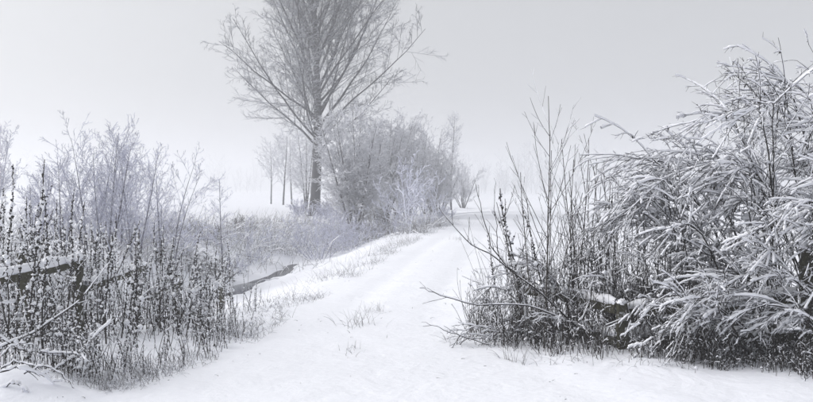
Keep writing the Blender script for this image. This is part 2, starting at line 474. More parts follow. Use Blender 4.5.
# trees and bushes round the tall tree
G1 = 'misty trees behind the ditch'
WILLOW = bare_tree('willow', 'many-stemmed frosted willow standing right of the tall tree trunk', 'tree', gp(355, 42), 6.1, 21, BARK_FAR, n=11, lean=0.40, rad=0.05, lv=(46, 9, 4), l1=(0.20, 0.36), a1=(0.6, 1.3), up=0.0, droop=0.06, rt=0.0115, t0=0.16, shape1=0.7)
bare_tree('bare_tree', 'pale bare tree in mist just right of the many-stemmed willow', 'tree', gp(377, 53), 5.6, 22, BARK_FAR, n=5, lean=0.35, rad=0.06, lv=(26, 7, 3), rt=0.013, group=G1)
bare_tree('bare_tree', 'faint bare tree in mist behind the small white frosted tree', 'tree', gp(396, 60), 6.4, 23, BARK_FAR, n=4, lean=0.30, rad=0.06, lv=(28, 7, 3), rt=0.015, group=G1)
bare_tree('bare_tree', 'faint round-topped tree, second from the right end of the misty row', 'tree', gp(425, 66), 6.6, 24, BARK_FAR, n=4, lean=0.32, rad=0.06, lv=(28, 7, 3), rt=0.015, group=G1)
bare_tree('bare_tree', 'slender upright tree at the right end of the misty row', 'tree', gp(451, 78), 8.2, 25, BARK_FAR, n=1, lean=0.05, rad=0.13, lv=(70, 6, 3), l1=(0.14, 0.26), a1=(0.5, 0.9), rt=0.016, t0=0.08, group=G1)
bare_tree('bush', 'low faint bush at the foot of the slender upright tree', 'bush', gp(463, 84), 4.0, 26, BARK_FAR, n=9, lean=0.6, rad=0.05, lv=(14, 7, 3), rt=0.017)
bare_tree('bush', 'faint rounded bush between the misty trees and the white field', 'bush', gp(440, 68), 4.4, 27, BARK_FAR, n=9, lean=0.55, rad=0.05, lv=(15, 7, 3), rt=0.014)
bare_tree('bare_tree', 'small open tree at the left end of the misty row', 'tree', gp(271, 84), 5.3, 31, BARK_FAR, n=1, lean=0.1, rad=0.10, lv=(20, 8, 4), l1=(0.4, 0.62), a1=(0.6, 1.1), rt=0.016, t0=0.3, group=G1)
bare_tree('bare_tree', 'small leaning tree between the leftmost misty tree and the tall trunk', 'tree', gp(283, 79), 6.0, 32, BARK_FAR, n=1, lean=0.1, rad=0.13, lv=(24, 8, 4), l1=(0.4, 0.66), a1=(0.6, 1.2), rt=0.015, t0=0.26, group=G1)
bare_tree('bare_tree', 'thin misty tree close left of the tall trunk', 'tree', gp(292, 82), 6.2, 33, BARK_FAR, n=1, lean=0.1, rad=0.10, lv=(24, 8, 4), l1=(0.36, 0.6), a1=(0.7, 1.3), rt=0.015, t0=0.22, droop=.04, group=G1)
bare_tree('bare_tree', 'dense dark misty tree half hidden behind the tall trunk', 'tree', gp(306, 66), 6.8, 34, BARK_FAR, n=3, lean=0.3, rad=0.08, lv=(28, 8, 4), l1=(0.3, 0.5), a1=(0.7, 1.3), rt=0.013, t0=0.15, droop=0.07, group=G1)
FROSTED = bare_tree('frosted_tree', 'small white frosted tree with spreading twigs beside the path', 'tree', gp(408, 37), 2.8, 35, BARK_WHITE, n=3, lean=0.45, rad=0.04, lv=(9, 6, 3), l1=(0.4, 0.68), rt=0.017, t0=0.15, up=0.03)
bare_tree('bare_tree', 'hazy blue tree at the left edge beyond the weeds', 'tree', gp(-6, 52), 5.0, 36, BARK_RIME, n=5, lean=0.5, rad=0.08, lv=(20, 8, 4), rt=0.011, t0=0.1)

def copy_thing(src, px, d, q, rz, label, group=None):
    o = src.copy(); col.objects.link(o)
    o.location = tuple(gp(px, d)); o.rotation_euler = (0, 0, rz); o.scale = (q, q, q); o['label'] = label
    if group: o['group'] = group
    for ch in src.children:
        c = ch.copy(); col.objects.link(c); c.parent = o
copy_thing(WILLOW, 384, 51, .98, 2.1, 'frosted many-stemmed willow behind the small white frosted tree')
copy_thing(WILLOW, 408, 58, .98, 4.0, 'fainter many-stemmed willow in the middle of the misty row')
copy_thing(WILLOW, 432, 66, .85, 1.2, 'faintest many-stemmed willow near the right end of the misty row')
copy_thing(FROSTED, 428, 45, .85, 2.0, 'white frosted bush-like tree at the bend of the path')
copy_thing(FROSTED, 392, 40, .8, 4.4, 'white frosted low tree left of the small frosted tree')

# saplings on the left bank
G2 = 'rimed saplings on the left bank'
def sap(px, d, top, seed, label, **kw):
    b = gp(px, d)
    H = (EYE + (HZ - top) * d / FPX - b[2]) * .90
    a = dict(n=1, lean=0.12, rad=0.026, lv=(20, 7, 3), l1=(0.34, 0.60), a1=(0.45, 0.9), up=0.02, rt=0.0052, t0=0.12, group=G2)
    a.update(kw)
    bare_tree('sapling', label, 'sapling', b, H, seed, BARK_RIME, **a)
sap(38, 22.5, 168, 41, 'short rimed sapling on the far left bank behind the seed stalks', n=3, lean=0.4)
sap(62, 22, 150, 42, 'thin rimed sapling left of the tallest sapling clump', n=3, lean=0.35)
sap(90, 22.5, 126, 43, 'rimed sapling just left of the tallest one in the clump', n=3, lean=0.35)
sap(106, 22, 118, 44, 'tallest rimed sapling of the clump on the left bank', n=3, lean=0.28, rad=0.034)
sap(134, 23, 126, 45, 'rimed sapling at the right side of the left clump', n=3, lean=0.35)
sap(120, 24.5, 150, 46, 'shorter rimed sapling tucked inside the left clump', n=3, lean=0.5)
sap(161, 24, 156, 47, 'thin straight sapling left of the leaning one', n=1, lean=0.08)
sap(174, 24, 150, 48, 'sapling leaning to the right with wide open branches', n=2, lean=0.3, side=(0.75, 0, 0), lv=(11, 7, 3))
sap(223, 26, 168, 49, 'single slender sapling like a small fir above the brook', n=1, lean=0.03, lv=(34, 5, 2), l1=(0.22, 0.34), a1=(0.8, 1.15), rt=0.005, t0=0.2, rad=0.028)

# bushes in the ditch and along the path verge
G3 = 'frosted bushes along the ditch'
def bush(px, d, top, seed, label, mat, dz=0.0, **kw):
    b = gp(px, d)
    H = EYE + (HZ - top) * d / FPX - b[2]
    a = dict(n=16, lean=0.95, rad=0.013, lv=(8, 6, 2), l1=(0.3, 0.55), a1=(0.4, 1.0), up=0.0, droop=0.07, rt=0.0055, t0=0.2, group=G3)
    a.update(kw)
    return bare_tree('bush', label, 'bush', b, H * 1.05, seed, mat, **a)
bush(318, 32, 208, 51, 'rounded frosted bush hanging over the brook below the tall tree', BARK_RIME, n=22)
VB = bush(345, 35, 208, 52, 'frosted bush right of the one over the brook', BARK_RIME, n=16)
bush(366, 37.5, 210, 53, 'dark tangled bush in the ditch below the willow', BARK_GREY, n=22, droop=0.1)
bush(388, 40, 212, 54, 'dark bush between the willow and the small white tree', BARK_GREY, n=16)
bush(428, 46, 213, 55, 'pale low bush at the bend of the path verge', BARK_WHITE, n=16, rt=0.006)
bush(415, 41, 222, 56, 'low white bush below the small frosted tree', BARK_WHITE, n=14, rt=0.006)
bush(445, 54, 208, 57, 'small pale bush where the path fades out', BARK_WHITE, n=14, rt=0.007)
bush(322, 50, 203, 60, 'frosted brush round the foot of the tall tree', BARK_RIME, n=16, lean=.6, rt=.011)
bush(300, 52, 200, 61, 'low frosted brush left of the tall tree foot', BARK_RIME, n=14, lean=.8, rt=.011)
bush(338, 46, 198, 62, 'frosted brush in front of the willow stems', BARK_RIME, n=16, lean=.8, rt=.010)
for i, (px_, d_, q_) in enumerate([(352, 33, .55), (374, 36, .5), (398, 39, .55), (412, 44, .6), (440, 52, .7)]):
    copy_thing(VB, px_, d_, q_, i * 1.7, ('nearest', 'second', 'third', 'fourth', 'farthest')[i] + ' of the small frosted verge bushes along the left path edge', 'small bushes along the path verge')
rng_b = np.random.default_rng(63); TWB = []
for i in range(14):
    d_ = rng_b.uniform(24, 37)
    px_ = rng_b.uniform(150, 330)
    xx_ = (px_ - CXP) * d_ / FPX
    if d_ < 33 and xx_ > ditch_x(d_) - 2.2: px_ -= 75
    lb_, hh = 'low tangled twig bush among the grass of the left bank', rng_b.uniform(-.15, .25)
    if i < 4:
        TWB.append(bush(px_, d_, HZ + (EYE - .55 + hh) * FPX / d_, 640 + i, lb_, BARK_GREY if i % 2 else BARK_RIME, n=12, lean=1.2, rt=.0065, lv=(7, 5, 2), group='twig bushes on the left bank'))
    else:
        o = TWB[i % 4].copy(); col.objects.link(o)
        o.location = tuple(gp(px_, d_)); o.rotation_euler = (0, 0, rng_b.uniform(0, 6.28)); q_ = rng_b.uniform(.75, 1.2); o.scale = (q_, q_, q_)
        for ch in TWB[i % 4].children:
            c_ = ch.copy(); col.objects.link(c_); c_.parent = o
bush(262, 31.5, 252, 58, 'low dark tussock bush by the brook', BARK_GREY, n=18, lean=1.2, droop=0.12, rt=0.006)
bush(232, 27, 258, 59, 'low snowy bush left of the brook', BARK_RIME, n=16, lean=1.1)

# ------------------------------------------------------------------ far wood
def far_wood():
    rng = np.random.default_rng(71)
    pcs = []
    spots = [(px, rng.uniform(340, 470)) for px in rng.uniform(450, 790, 110)] + [(px, rng.uniform(400, 520)) for px in rng.uniform(-60, 330, 45)]
    for px, d in spots:
        H = rng.uniform(8, 23)
        b = gp(px, d)
        P, R = stems_fan(rng, 2, H, 0.20, S=5, rad=0.09, tip=0.03)
        P1, R1 = kids(rng, P, R, 13, 0.05, 0.97, (0.22, 0.42), (0.4, 1.0), 3, 0.05, (0, 0, 1), 0.06, 0.4, 0.055)
        P2, R2 = kids(rng, P1, R1, 5, 0.1, 1, (0.3, 0.55), (0.4, 1.0), 2, 0.08, (0, 0, 1), 0.03, 0.5, 0.055)
        for p, r, k in ((P, R, 4), (P1, R1, 3), (P2, R2, 3)):
            v, f = tubes(p, r, k); pcs.append((v + b, f))
    link('far_wood', mk_mesh('far_wood', pcs, TWIG_TALL), kind='stuff', label='faint grey wood dissolving in the mist beyond the field', cat='wood')
far_wood()

# ------------------------------------------------------------------ grass
def blades(rng, x, y, L, lean, r, S=4, az=None):
    n = len(x)
    st = np.stack([x, y, ground_z(x, y) - 0.02], 1)
    az = rng.uniform(0, 6.28, n) if az is None else az
    d = np.stack([np.cos(az) * np.sin(lean), np.sin(az) * np.sin(lean), np.cos(lean)], 1)
    P = grow(rng, st, d, L, S, 0.10, (0, 0, -1), 0.28)
    return P, taper(np.full(n, r), np.full(n, r * 0.35), S)

def bank_grass():
    rng = np.random.default_rng(81)
    n = 16500
    y = 17 + 27 * rng.uniform(0, 1, n) ** 1.25
    x = ditch_x(y) - 0.55 - np.abs(rng.normal(0, 1, n)) * np.interp(y, [17, 24, 36, 55], [4.5, 6.5, 8, 5])
    near = ((rng.uniform(0, 1, n) < 0.30) & (y > 27)) | ((rng.uniform(0, 1, n) < 0.05) & (y > 21))
    x = np.where(near, np.where(rng.uniform(0, 1, n) < .5, ditch_x(y) + rng.normal(0.3, 0.9, n), path_left(y) - .2 - np.abs(rng.normal(0, .8, n))), x)
    clump = vnoise(x * 0.9, y * 0.9, 8)
    keep = (clump > -0.16 + 0.16 * (ditch_x(y) - x < 1.6)) & (x < path_left(y) - 0.15) & ~((y < 29.5) & (ditch_x(y) - x < 1.5 + .5 * np.sin(y * 1.7)) & (rng.uniform(0, 1, n) < np.where(y > 25, .78, .93))) & ~((y < 22) & (x > -7))
    x, y = x[keep], y[keep]
    L = rng.uniform(0.3, 0.85, len(x)) * np.clip(1 + 0.9 * vnoise(x * 1.3, y * 1.3, 12), .35, 1.6)
    az = 0.7 * vnoise(x * .5, y * .5, 13) * 3 + rng.normal(-.6, 1.0, len(x))
    P, R = blades(rng, x, y, L, rng.uniform(0.1, 1.1, len(x)), 0.0066, 4, az)
    link('bank_grass', mk_mesh('bank_grass', [tubes(P, R, 3)], GRASS), kind='stuff', label='grey matted grass arching over the ditch banks', cat='grass')
    m = rng.uniform(0, 1, len(P)) < 0.42
    link('bank_grass_snow', mk_mesh('bank_grass_snow', [pads(rng, P[m], R[m], 0.018, 0.0, 3, step=1)], CLING), kind='stuff', label='snow caught on the matted ditch grass', cat='snow')
bank_grass()

def verge_grass():
    rng = np.random.default_rng(82)
    n = 4200
    y = 7.0 + 40 * rng.uniform(0, 1, n) ** 1.7
    x = path_left(y) - np.abs(rng.normal(0, 1, n)) * np.interp(y, [7, 14, 20, 45], [0.35, 0.55, 0.6, 0.9]) + 0.12
    n2 = 420
    y2 = rng.uniform(7.4, 9.6, n2)
    x2 = np.interp(y2, [7.4, 8.2, 9.4], [3.2, 1.2, 0.55]) + np.maximum(rng.normal(0.3, 0.8, n2), -.12)
    x = np.concatenate([x, x2]); y = np.concatenate([y, y2])
    keep = vnoise(x * 2.2, y * 2.2, 9) > -0.05
    x, y = x[keep], y[keep]
    P, R = blades(rng, x, y, rng.uniform(0.05, 0.26, len(x)) * np.interp(y, [10, 20, 40], [1, 1.5, 2.2]), rng.uniform(0.1, 1.0, len(x)), np.interp(y.mean(), [0, 100], [.0024, .0024]))
    link('verge_grass', mk_mesh('verge_grass', [tubes(P, R, 3)], GRASS), kind='stuff', label='sparse dead grass poking through the snow along the path edges', cat='grass')
verge_grass()

def litter():
    rng = np.random.default_rng(83)
    n = 260
    y = 6.6 + 22 * rng.uniform(0, 1, n) ** 1.8
    x = path_left(y) + (path_right(y) - path_left(y)) * rng.uniform(-.25, 1.1, n)
    m = rng.uniform(0, 1, n) < .35 + .65 * np.exp(-(np.minimum(np.abs(x - path_left(y)), np.abs(path_right(y) - x)) / .35) ** 2)
    x, y = x[m], y[m]
    P, R = blades(rng, x, y, rng.uniform(.015, .06, len(x)), rng.uniform(.3, 1.5, len(x)), .0028)
    P[:, :, 2] += .022
    link('twig_litter', mk_mesh('twig_litter', [tubes(P, R, 3)], WEED), kind='stuff', label='scattered bits of twig and stalk lying on the snow', cat='twigs')
litter()

def tuft(px, py, seed, label, n, sx, h):
    rng = np.random.default_rng(seed)
    d = EYE * FPX / (py - HZ)
    b = gp(px, d)
    x = b[0] + rng.normal(0, sx, n); y = b[1] + rng.normal(0, sx * 2.2, n)
    P, R = blades(rng, x, y, rng.uniform(0.3, 1.0, n) * h, rng.uniform(0.05, 0.6, n), 0.0022)
    root = link('grass_tuft', None, loc=tuple(b), label=label, cat='grass tuft', group='grass tufts on the path')
    part('blades', [tubes(P - b, R, 3)], GRASS, root)
    m = rng.uniform(0, 1, n) < 0.4
    part('snow_cover', [ridge(rng, P[m] - b, R[m], 0.004, 0.3, 3, step=1)], CLING, root, kind='stuff')
tuft(349, 352, 91, 'nearer sparse grass tuft in the middle of the snowy path', 24, 0.07, 0.14)
tuft(358, 325, 92, 'taller grass tuft in the middle of the path', 46, 0.10, 0.30)
tuft(372, 312, 93, 'farthest thin grass tuft in the middle of the path', 26, 0.08, 0.20)
tuft(458, 240, 94, 'small far tuft beside the path in front of the misty trees', 30, 0.25, 0.30)
tuft(474, 224, 95, 'tiny dark tuft on the far field right of the path', 30, 0.4, 0.35)

# ------------------------------------------------------------------ fences
def board(a, b, w, h, rng, bulge=0.006):
    """weathered rail or post between two points: uneven faces, slightly rounded edges"""
    a, b = np.array(a, float), np.array(b, float)
    S = 9
    t = np.linspace(0, 1, S)[:, None]
    c = a * (1 - t) + b * t + rng.normal(0, bulge, (S, 3)) * np.array([1, 1, 0.6])
    T = unit((b - a)[None])[0]
    up = np.array([0, 0, 1.0]) if abs(T[2]) < 0.8 else np.array([0, 1.0, 0])
    U = unit(np.cross(T, up)[None])[0]; W = np.cross(U, T)
    prof = np.array([[-.5, -.36], [-.38, -.5], [.38, -.5], [.5, -.36], [.5, .36], [.38, .5], [-.38, .5], [-.5, .36]])
    v = c[:, None] + prof[None, :, :1] * w * U * (1 + rng.normal(0, .03, (S, 8, 1))) + prof[None, :, 1:] * h * W
    idx = np.arange(S * 8).reshape(S, 8); j2 = (np.arange(8) + 1) % 8
    q = np.stack([idx[:-1], idx[:-1][:, j2], idx[1:][:, j2], idx[1:]], -1).reshape(-1, 4)
    v = v.reshape(-1, 3)
    caps = [np.array([[s, s + 1, s + 2, s + 3], [s, s + 3, s + 4, s + 7], [s + 4, s + 5, s + 6, s + 7]]) for s in (0, (S - 1) * 8)]
    return [(v, np.concatenate([q] + caps))]

def snow_bar(a, b, w, t, rng, gap=0.0):
    a, b = np.array(a, float), np.array(b, float)
    S = 16
    s = np.linspace(0, 1, S)[:, None]
    P = (a * (1 - s) + b * s)[None]
    R = (w * rng.uniform(0.75, 1.15, S))[None]
    R[0, 0] *= .5; R[0, -1] *= .5
    if gap: R = np.where(rng.uniform(0, 1, R.shape) < gap, 0.004, R)
    return tubes(P, R, 8, t / w)

def snow_blob(c, rx, rz, rng):
    z = np.array([-0.35, 0.1, 0.55, 0.85, 1.0]); rr = np.array([0.95, 1.0, 0.8, 0.45, 0.05])
    P = (np.array(c)[None] + np.stack([0 * z, 0 * z, z * rz], 1) + rng.normal(0, .004, (5, 3)))[None]
    return tubes(P, (rr * rx)[None], 9)

def fence(name, label, posts, rails, seed):
    rng = np.random.default_rng(seed)
    root = link(name, None, loc=tuple(posts[0][0]), label=label, cat='fence')
    o = np.array(posts[0][0])
    for (p, h, w) in posts:
        p = np.array(p)
        lean = np.array([rng.normal(0, .02), rng.normal(0, .02), 0])
        po = part('post', board(p - o - np.array([0, 0, .25]), p - o + np.array([0, 0, h]) + lean, w, w, rng), WOOD, root, smooth=False)
        part('snow_cap', [snow_blob(p - o + np.array([0, 0, h]) + lean, w * .56, w * .28, rng)], CLING, po)
    for (a, b, t) in rails:
        a, b = np.array(a) - o, np.array(b) - o
        ra = part('rail', board(a, b, 0.045, t, rng), WOOD, root, smooth=False)
        up = np.array([0, 0, t * .5 + .022])
        part('snow_cap', [snow_bar(a + up, b + up, .038, .050, rng)], CLING, ra)

def lp(d, h, x=-3.66): return (x, d, h)
def gpost(x, d): return (x, d, float(ground_z(x, d)))
LP = [(7.75, .86), (10.0, .88), (12.25, .62), (14.3, .25), (17.7, -.18)]
fence('wooden_fence', 'mossy rail fence capped with snow, stepping down through the left weeds',
      [(gpost(-3.66, d), t - gpost(-3.66, d)[2], .10) for d, t in LP] + [(gpost(-4.25, 10.0), .90 - gpost(-4.25, 10.0)[2], .11)],
      [(lp(7.2, .80, -3.60), lp(9.97, .80, -3.60), .085), (lp(10.03, .50, -3.58), lp(12.3, .54, -3.58), .085), (lp(12.35, .10, -3.60), lp(14.2, .12, -3.60), .10), (lp(15.8, -.32, -3.60), lp(17.8, -.27, -3.60), .09)], 101)
R0, R1_, R2_ = (1.33, 10.4), (2.06, 8.55), (3.63, 8.12)
fence('wooden_fence', 'mossy rail fence buried in the brambles on the right of the path',
      [(gpost(*R0), .58, .11), (gpost(*R1_), .44, .10), (gpost(*R2_), .98, .11)],
      [((R0[0] + .06, R0[1] - .05, .45), (R1_[0] - .06, R1_[1] + .02, .47), .10), ((R0[0] + .06, R0[1] - .05, .12), (R1_[0] - .06, R1_[1] + .02, .17), .10),
       ((R1_[0] + .06, R1_[1] + .08, .42), (R2_[0] - .07, R2_[1] + .08, .62), .10), ((R1_[0] + .06, R1_[1] + .08, .16), (R2_[0] - .07, R2_[1] + .08, .26), .10)], 102)

# ------------------------------------------------------------------ weeds with seed heads
def weed_meshes(seed, H, head, lush):
    rng = np.random.default_rng(seed)
    P = grow(rng, np.array([[0, 0, -0.05]]), np.array([[rng.normal(0, .08), rng.normal(0, .08), 1]]), H + .05, 14, 0.045, (0, 0, 1), 0.04)
    R = taper([0.0072], [0.003], 14)
    t0 = 1 - head
    side, sideR = kids(rng, P, R, int(3 + 5 * lush), 0.15, 0.8, (0.12, 0.34), (0.35, 0.9), 6, 0.06, (0, 0, 1), 0.05, 0.6, 0.002)
    stem = mk_mesh('stem', [tubes(P, R, 4), tubes(side, sideR, 3)], WEED)
    def along(PP, ta, tb, step):
        Ls = plen(PP)[0]
        t = np.arange(ta, tb, step / Ls); t = np.clip(t + rng.normal(0, step / Ls * .35, len(t)), 0, 1)
        x = t * (PP.shape[1] - 1); i = np.clip(x.astype(int), 0, PP.shape[1] - 2); f = (x - i)[:, None]
        return PP[0, i] * (1 - f) + PP[0, i + 1] * f
    dk, sn = [], []
    c = along(P, t0, 0.995, 0.030)
    size = .55 + .45 * np.sin(np.linspace(.4, 2.9, len(c))) + rng.normal(0, .12, len(c))
    for q in range(3):
        a = rng.uniform(0, 6.28, len(c)); rad = rng.uniform(0.003, 0.014, len(c)) * size
        cc = c + np.stack([np.cos(a) * rad, np.sin(a) * rad, rng.normal(0, .008, len(c))], 1)
        dk.append(lumps(rng, cc, rng.uniform(0.005, 0.011, len(c)) * size, 1.3))
    ex = np.sin(np.arange(len(c)) * rng.uniform(.5, .9) + rng.uniform(0, 6)) * .3 + .55
    keep = rng.uniform(0, 1, len(c)) < ex
    nk = keep.sum()
    cs = c[keep] + np.stack([rng.normal(-.004, .007, nk), rng.normal(0, .007, nk), rng.uniform(.006, .018, nk)], 1)
    sn.append(lumps(rng, cs, np.exp(rng.normal(0, .4, nk)) * .0135, 1.0))
    for s in range(len(side)):
        c2 = along(side[s:s + 1], 0.3, 1.0, 0.036)
        dk.append(lumps(rng, c2 + rng.normal(0, .005, c2.shape), rng.uniform(.004, .009, len(c2)), 1.2))
        m_ = rng.uniform(0, 1, len(c2)) < .6
        sn.append(lumps(rng, c2[m_] + np.array([0, 0, .010]), np.exp(rng.normal(0, .4, m_.sum())) * .011, .9))
    sn.append(pads(rng, side, sideR, .008, .3, 4))
    # withered leaves low on the stem, each with its own pat of snow
    c3 = along(P, 0.12, max(t0, 0.5), 0.04)
    c3 = c3[rng.uniform(0, 1, len(c3)) < 0.4 + 0.5 * lush]
    a = rng.uniform(0, 6.28, len(c3)); rd = rng.uniform(.02, .10, len(c3))
    tip = c3 + np.stack([np.cos(a) * rd, np.sin(a) * rd, rng.uniform(-.08, .03, len(c3))], 1)
    lf = np.stack([c3, (c3 + tip) / 2 + np.array([0, 0, .012]), tip], 1)
    dk.append(tubes(lf, np.stack([np.full(len(c3), .003), np.full(len(c3), .010), np.full(len(c3), .002)], 1), 4, .35))
    sn.append(lumps(rng, (c3 + tip) / 2 + np.array([0, 0, .014]), np.exp(rng.normal(0, .4, len(c3))) * .013, .75))
    return stem, mk_mesh('seed_head', dk, LEAF), mk_mesh('snow_cover', sn, CLING, True)

WV = [weed_meshes(200 + i, h, hd, lu) for i, (h, hd, lu) in enumerate(
    [(1.5, .6, .3), (1.4, .5, .8), (1.3, .55, .5), (1.2, .5, 1.0), (1.15, .45, .6), (1.0, .5, 1.0), (0.95, .6, .4), (0.8, .5, 1.0), (0.7, .45, .8), (0.6, .5, .6), (1.65, .55, .5), (1.3, .35, 1.0)])]
WH = [1.5, 1.4, 1.3, 1.2, 1.15, 1.0, 0.95, 0.8, 0.7, 0.6, 1.65, 1.3]
def weed(x, y, v, label, group, sc=1.0, rz=0.0, tilt=(0, 0)):
    z = float(ground_z(x, y))
    o = link('seed_stalk', None, loc=(x, y, z), rz=rz, sc=sc, label=label, cat='weed', group=group)
    o.rotation_euler = (tilt[0], tilt[1], rz)
    for nm, me in zip(('stem', 'seed_head', 'snow_cover'), WV[v]):
        link(nm, me, o, kind=None if nm == 'stem' else 'stuff')

def weed_top(px, top, d, label, v=0, tilt=(0, 0), group=None):
    b = gp(px, d)
    H = EYE + (HZ - top) * d / FPX - b[2]
    weed(b[0], b[1], v, label, group, sc=H / WH[v], rz=px, tilt=tilt)

TS = [(4, 163, 7.8, 10, 'tallest dark seed stalk at the left edge of the picture'), (27, 158, 8.0, 0, 'tall seed stalk bending right, second from the left edge'), (14, 196, 8.2, 0, 'shorter seed stalk between the two tallest at the left edge'),
      (43, 190, 8.4, 2, 'seed stalk with snow beads above the left fence rail'), (66, 188, 9.0, 0, 'tall seed stalk left of the first fence post top'), (54, 214, 8.8, 2, 'seed stalk above the middle of the left fence rail'),
      (79, 220, 9.4, 1, 'seed stalk just right of the first left fence post'), (97, 222, 9.8, 10, 'seed stalk in front of the sapling clump'), (108, 212, 10.0, 0, 'slim seed stalk in front of the tallest sapling'),
      (131, 224, 10.4, 2, 'seed stalk left of the second fence post'), (146, 222, 10.6, 0, 'seed stalk right of the second fence post'), (164, 224, 11, 10, 'seed stalk below the leaning sapling'),
      (182, 228, 11.2, 2, 'last tall seed stalk below the leaning sapling'), (204, 236, 12, 0, 'seed stalk in front of the ditch grass'), (231, 240, 12.6, 2, 'rightmost tall seed stalk, below the slender sapling')]
for px, top, d, v, lb in TS:
    weed_top(px, top, d, lb, v, tilt=(0, 0.03 * math.sin(px)))

SLIM = 'tall slim seed stalk rising above the left weed bed'
rng_s = np.random.default_rng(320)
for i in range(30):
    px = 36 + 208 * (i + rng_s.uniform(0, 1)) / 30
    v = (0, 2, 6, 10)[i % 4]
    weed_top(px, np.interp(px, [0, 60, 100, 150, 200, 245], [196, 208, 218, 226, 236, 258]) + rng_s.uniform(0, 30), np.interp(px, [0, 100, 245], [8.4, 9.6, 11.6]) + rng_s.uniform(-.5, .7),
             SLIM, v, tilt=(rng_s.normal(0, .03), rng_s.normal(0, .03)), group='slim stalks above the left bed')

BED_TOP = ([-30, 0, 60, 100, 150, 200, 235, 265, 300], [198, 203, 212, 224, 235, 252, 268, 292, 315])
THK_TOP = ([-30, 0, 80, 110, 150, 200, 235, 265, 300], [325, 320, 308, 322, 318, 306, 302, 306, 320])
def bed_right(d): return np.interp(d, [7.0, 8.0, 9.0, 10.5, 12.5], [95, 170, 218, 250, 262])
def thk_height(x, y):
    px = CXP + x * FPX / y
    front = np.where((y < 10.6) | ((x > -3.55) & (y < 12.4) & (px < 150)), np.interp(px, *THK_TOP), np.interp(px, *BED_TOP) + 26)
    return np.maximum(EYE - (front - HZ) * y / FPX - ground_z(x, y), .10)
def bed_height(x, y):
    px = CXP + x * FPX / y
    return np.maximum(EYE - (np.interp(px, *BED_TOP) - HZ) * y / FPX - ground_z(x, y), .12)
rngw = np.random.default_rng(300)
cnt = 0
while cnt < 225:
    d = 7.2 + 5.4 * rngw.uniform() ** 1.2
    px = -25 + (bed_right(d) + 25) * rngw.uniform() ** .9
    x = (px - CXP) * d / FPX
    edge = (bed_right(d) - px) * d / FPX
    if vnoise(np.array(x * 2.4), np.array(d * 1.6), 15) < -.12 and rngw.uniform() < .8: continue
    h = float(min(bed_height(x, d), np.interp(edge, [0, .3, .9], [.3, .6, 1.6]))) * rngw.uniform(.5, 1.12)
    if d < 12.4 and x > -3.55 and px < 152 and rngw.uniform() < .9: h = min(h, float(thk_height(x, d)) * rngw.uniform(.7, 1.1))
    v = int(np.argmin(np.abs(np.array(WH) - h) + rngw.uniform(0, 0.4, len(WH))))
    if x < -3.75: lb, gr = 'snow-beaded dead weed standing behind the left rail fence', 'weeds behind the left fence'
    elif d < 8.6 and x < -2.9: lb, gr = 'snow-beaded dead weed crowding the front of the left rail fence', 'weeds in front of the left fence'
    elif edge < .6: lb, gr = 'small snow-beaded weed at the ragged path edge of the left bed', 'weeds at the path edge'
    else: lb, gr = 'snow-beaded dead weed between the left rail fence and the path', 'weeds between fence and path'
    weed(x, d, v, lb, gr, sc=h / WH[v], rz=rngw.uniform(0, 6.28), tilt=(rngw.normal(0, .15), rngw.normal(0, .15)))
    cnt += 1

def undergrowth(name, label, n, place, hfun, seed, rt=0.0028, snow=0.011, leafn=0.6, side=0.35, dead=.15):
    rng = np.random.default_rng(seed)
    x, y = place(rng, n)
    st = np.stack([x, y, ground_z(x, y) - 0.03], 1)
    L = hfun(x, y) * rng.uniform(0.45, 1.1, len(x)) * np.clip(.85 + 1.1 * vnoise(x * 3.3, y * 3.3, seed), .3, 1.4)
    az = rng.uniform(0, 6.28, len(x)); ln = np.abs(rng.normal(0, side, len(x)))
    d = np.stack([np.cos(az) * np.sin(ln), np.sin(az) * np.sin(ln), np.cos(ln)], 1)
    P = grow(rng, st, d, L, 5, 0.09, (0, 0, -1), 0.03)
    R = taper(np.full(len(x), rt), np.full(len(x), rt * .5), 5)
    P1, R1 = kids(rng, P, R, 2, 0.3, 1.0, (0.15, 0.4), (0.4, 1.1), 3, 0.1, (0, 0, -1), 0.03, 0.7, rt * .6)
    link(name, mk_mesh(name, [tubes(P, R, 3), tubes(P1, R1, 3)], WEED), kind='stuff', label=label, cat='undergrowth')
    c = P[:, 1:].reshape(-1, 3); c = c[rng.uniform(0, 1, len(c)) < dead]
    a = rng.uniform(0, 6.28, len(c)); e = rng.uniform(.02, .07, len(c))
    tp = c + np.stack([np.cos(a) * e * .7, np.sin(a) * e * .7, -e * rng.uniform(-.2, 1, len(c))], 1)
    link(name + '_leaves', mk_mesh(name + '_leaves', [tubes(np.stack([c, (c + tp) / 2, tp], 1), np.stack([np.full(len(c), .002), rng.uniform(.004, .011, len(c)), np.full(len(c), .001)], 1), 4, .3)], LEAF), kind='stuff', label='withered leaves in the ' + name.replace('_', ' '), cat='leaves')
    allp = np.concatenate([P[:, 2:].reshape(-1, 3), P1[:, 1:].reshape(-1, 3)])
    pick = allp[rng.uniform(0, 1, len(allp)) < leafn]
    sn = [lumps(rng, pick + rng.normal(0, .008, pick.shape) + np.array([0, 0, .008]), np.exp(rng.normal(0, .45, len(pick))) * snow, .8), pads(rng, P1, R1, snow * .75, .3, 4, step=1)]
    link(name + '_snow', mk_mesh(name + '_snow', sn, CLING), kind='stuff', label='snow clods caught in the ' + name.replace('_', ' '), cat='snow')

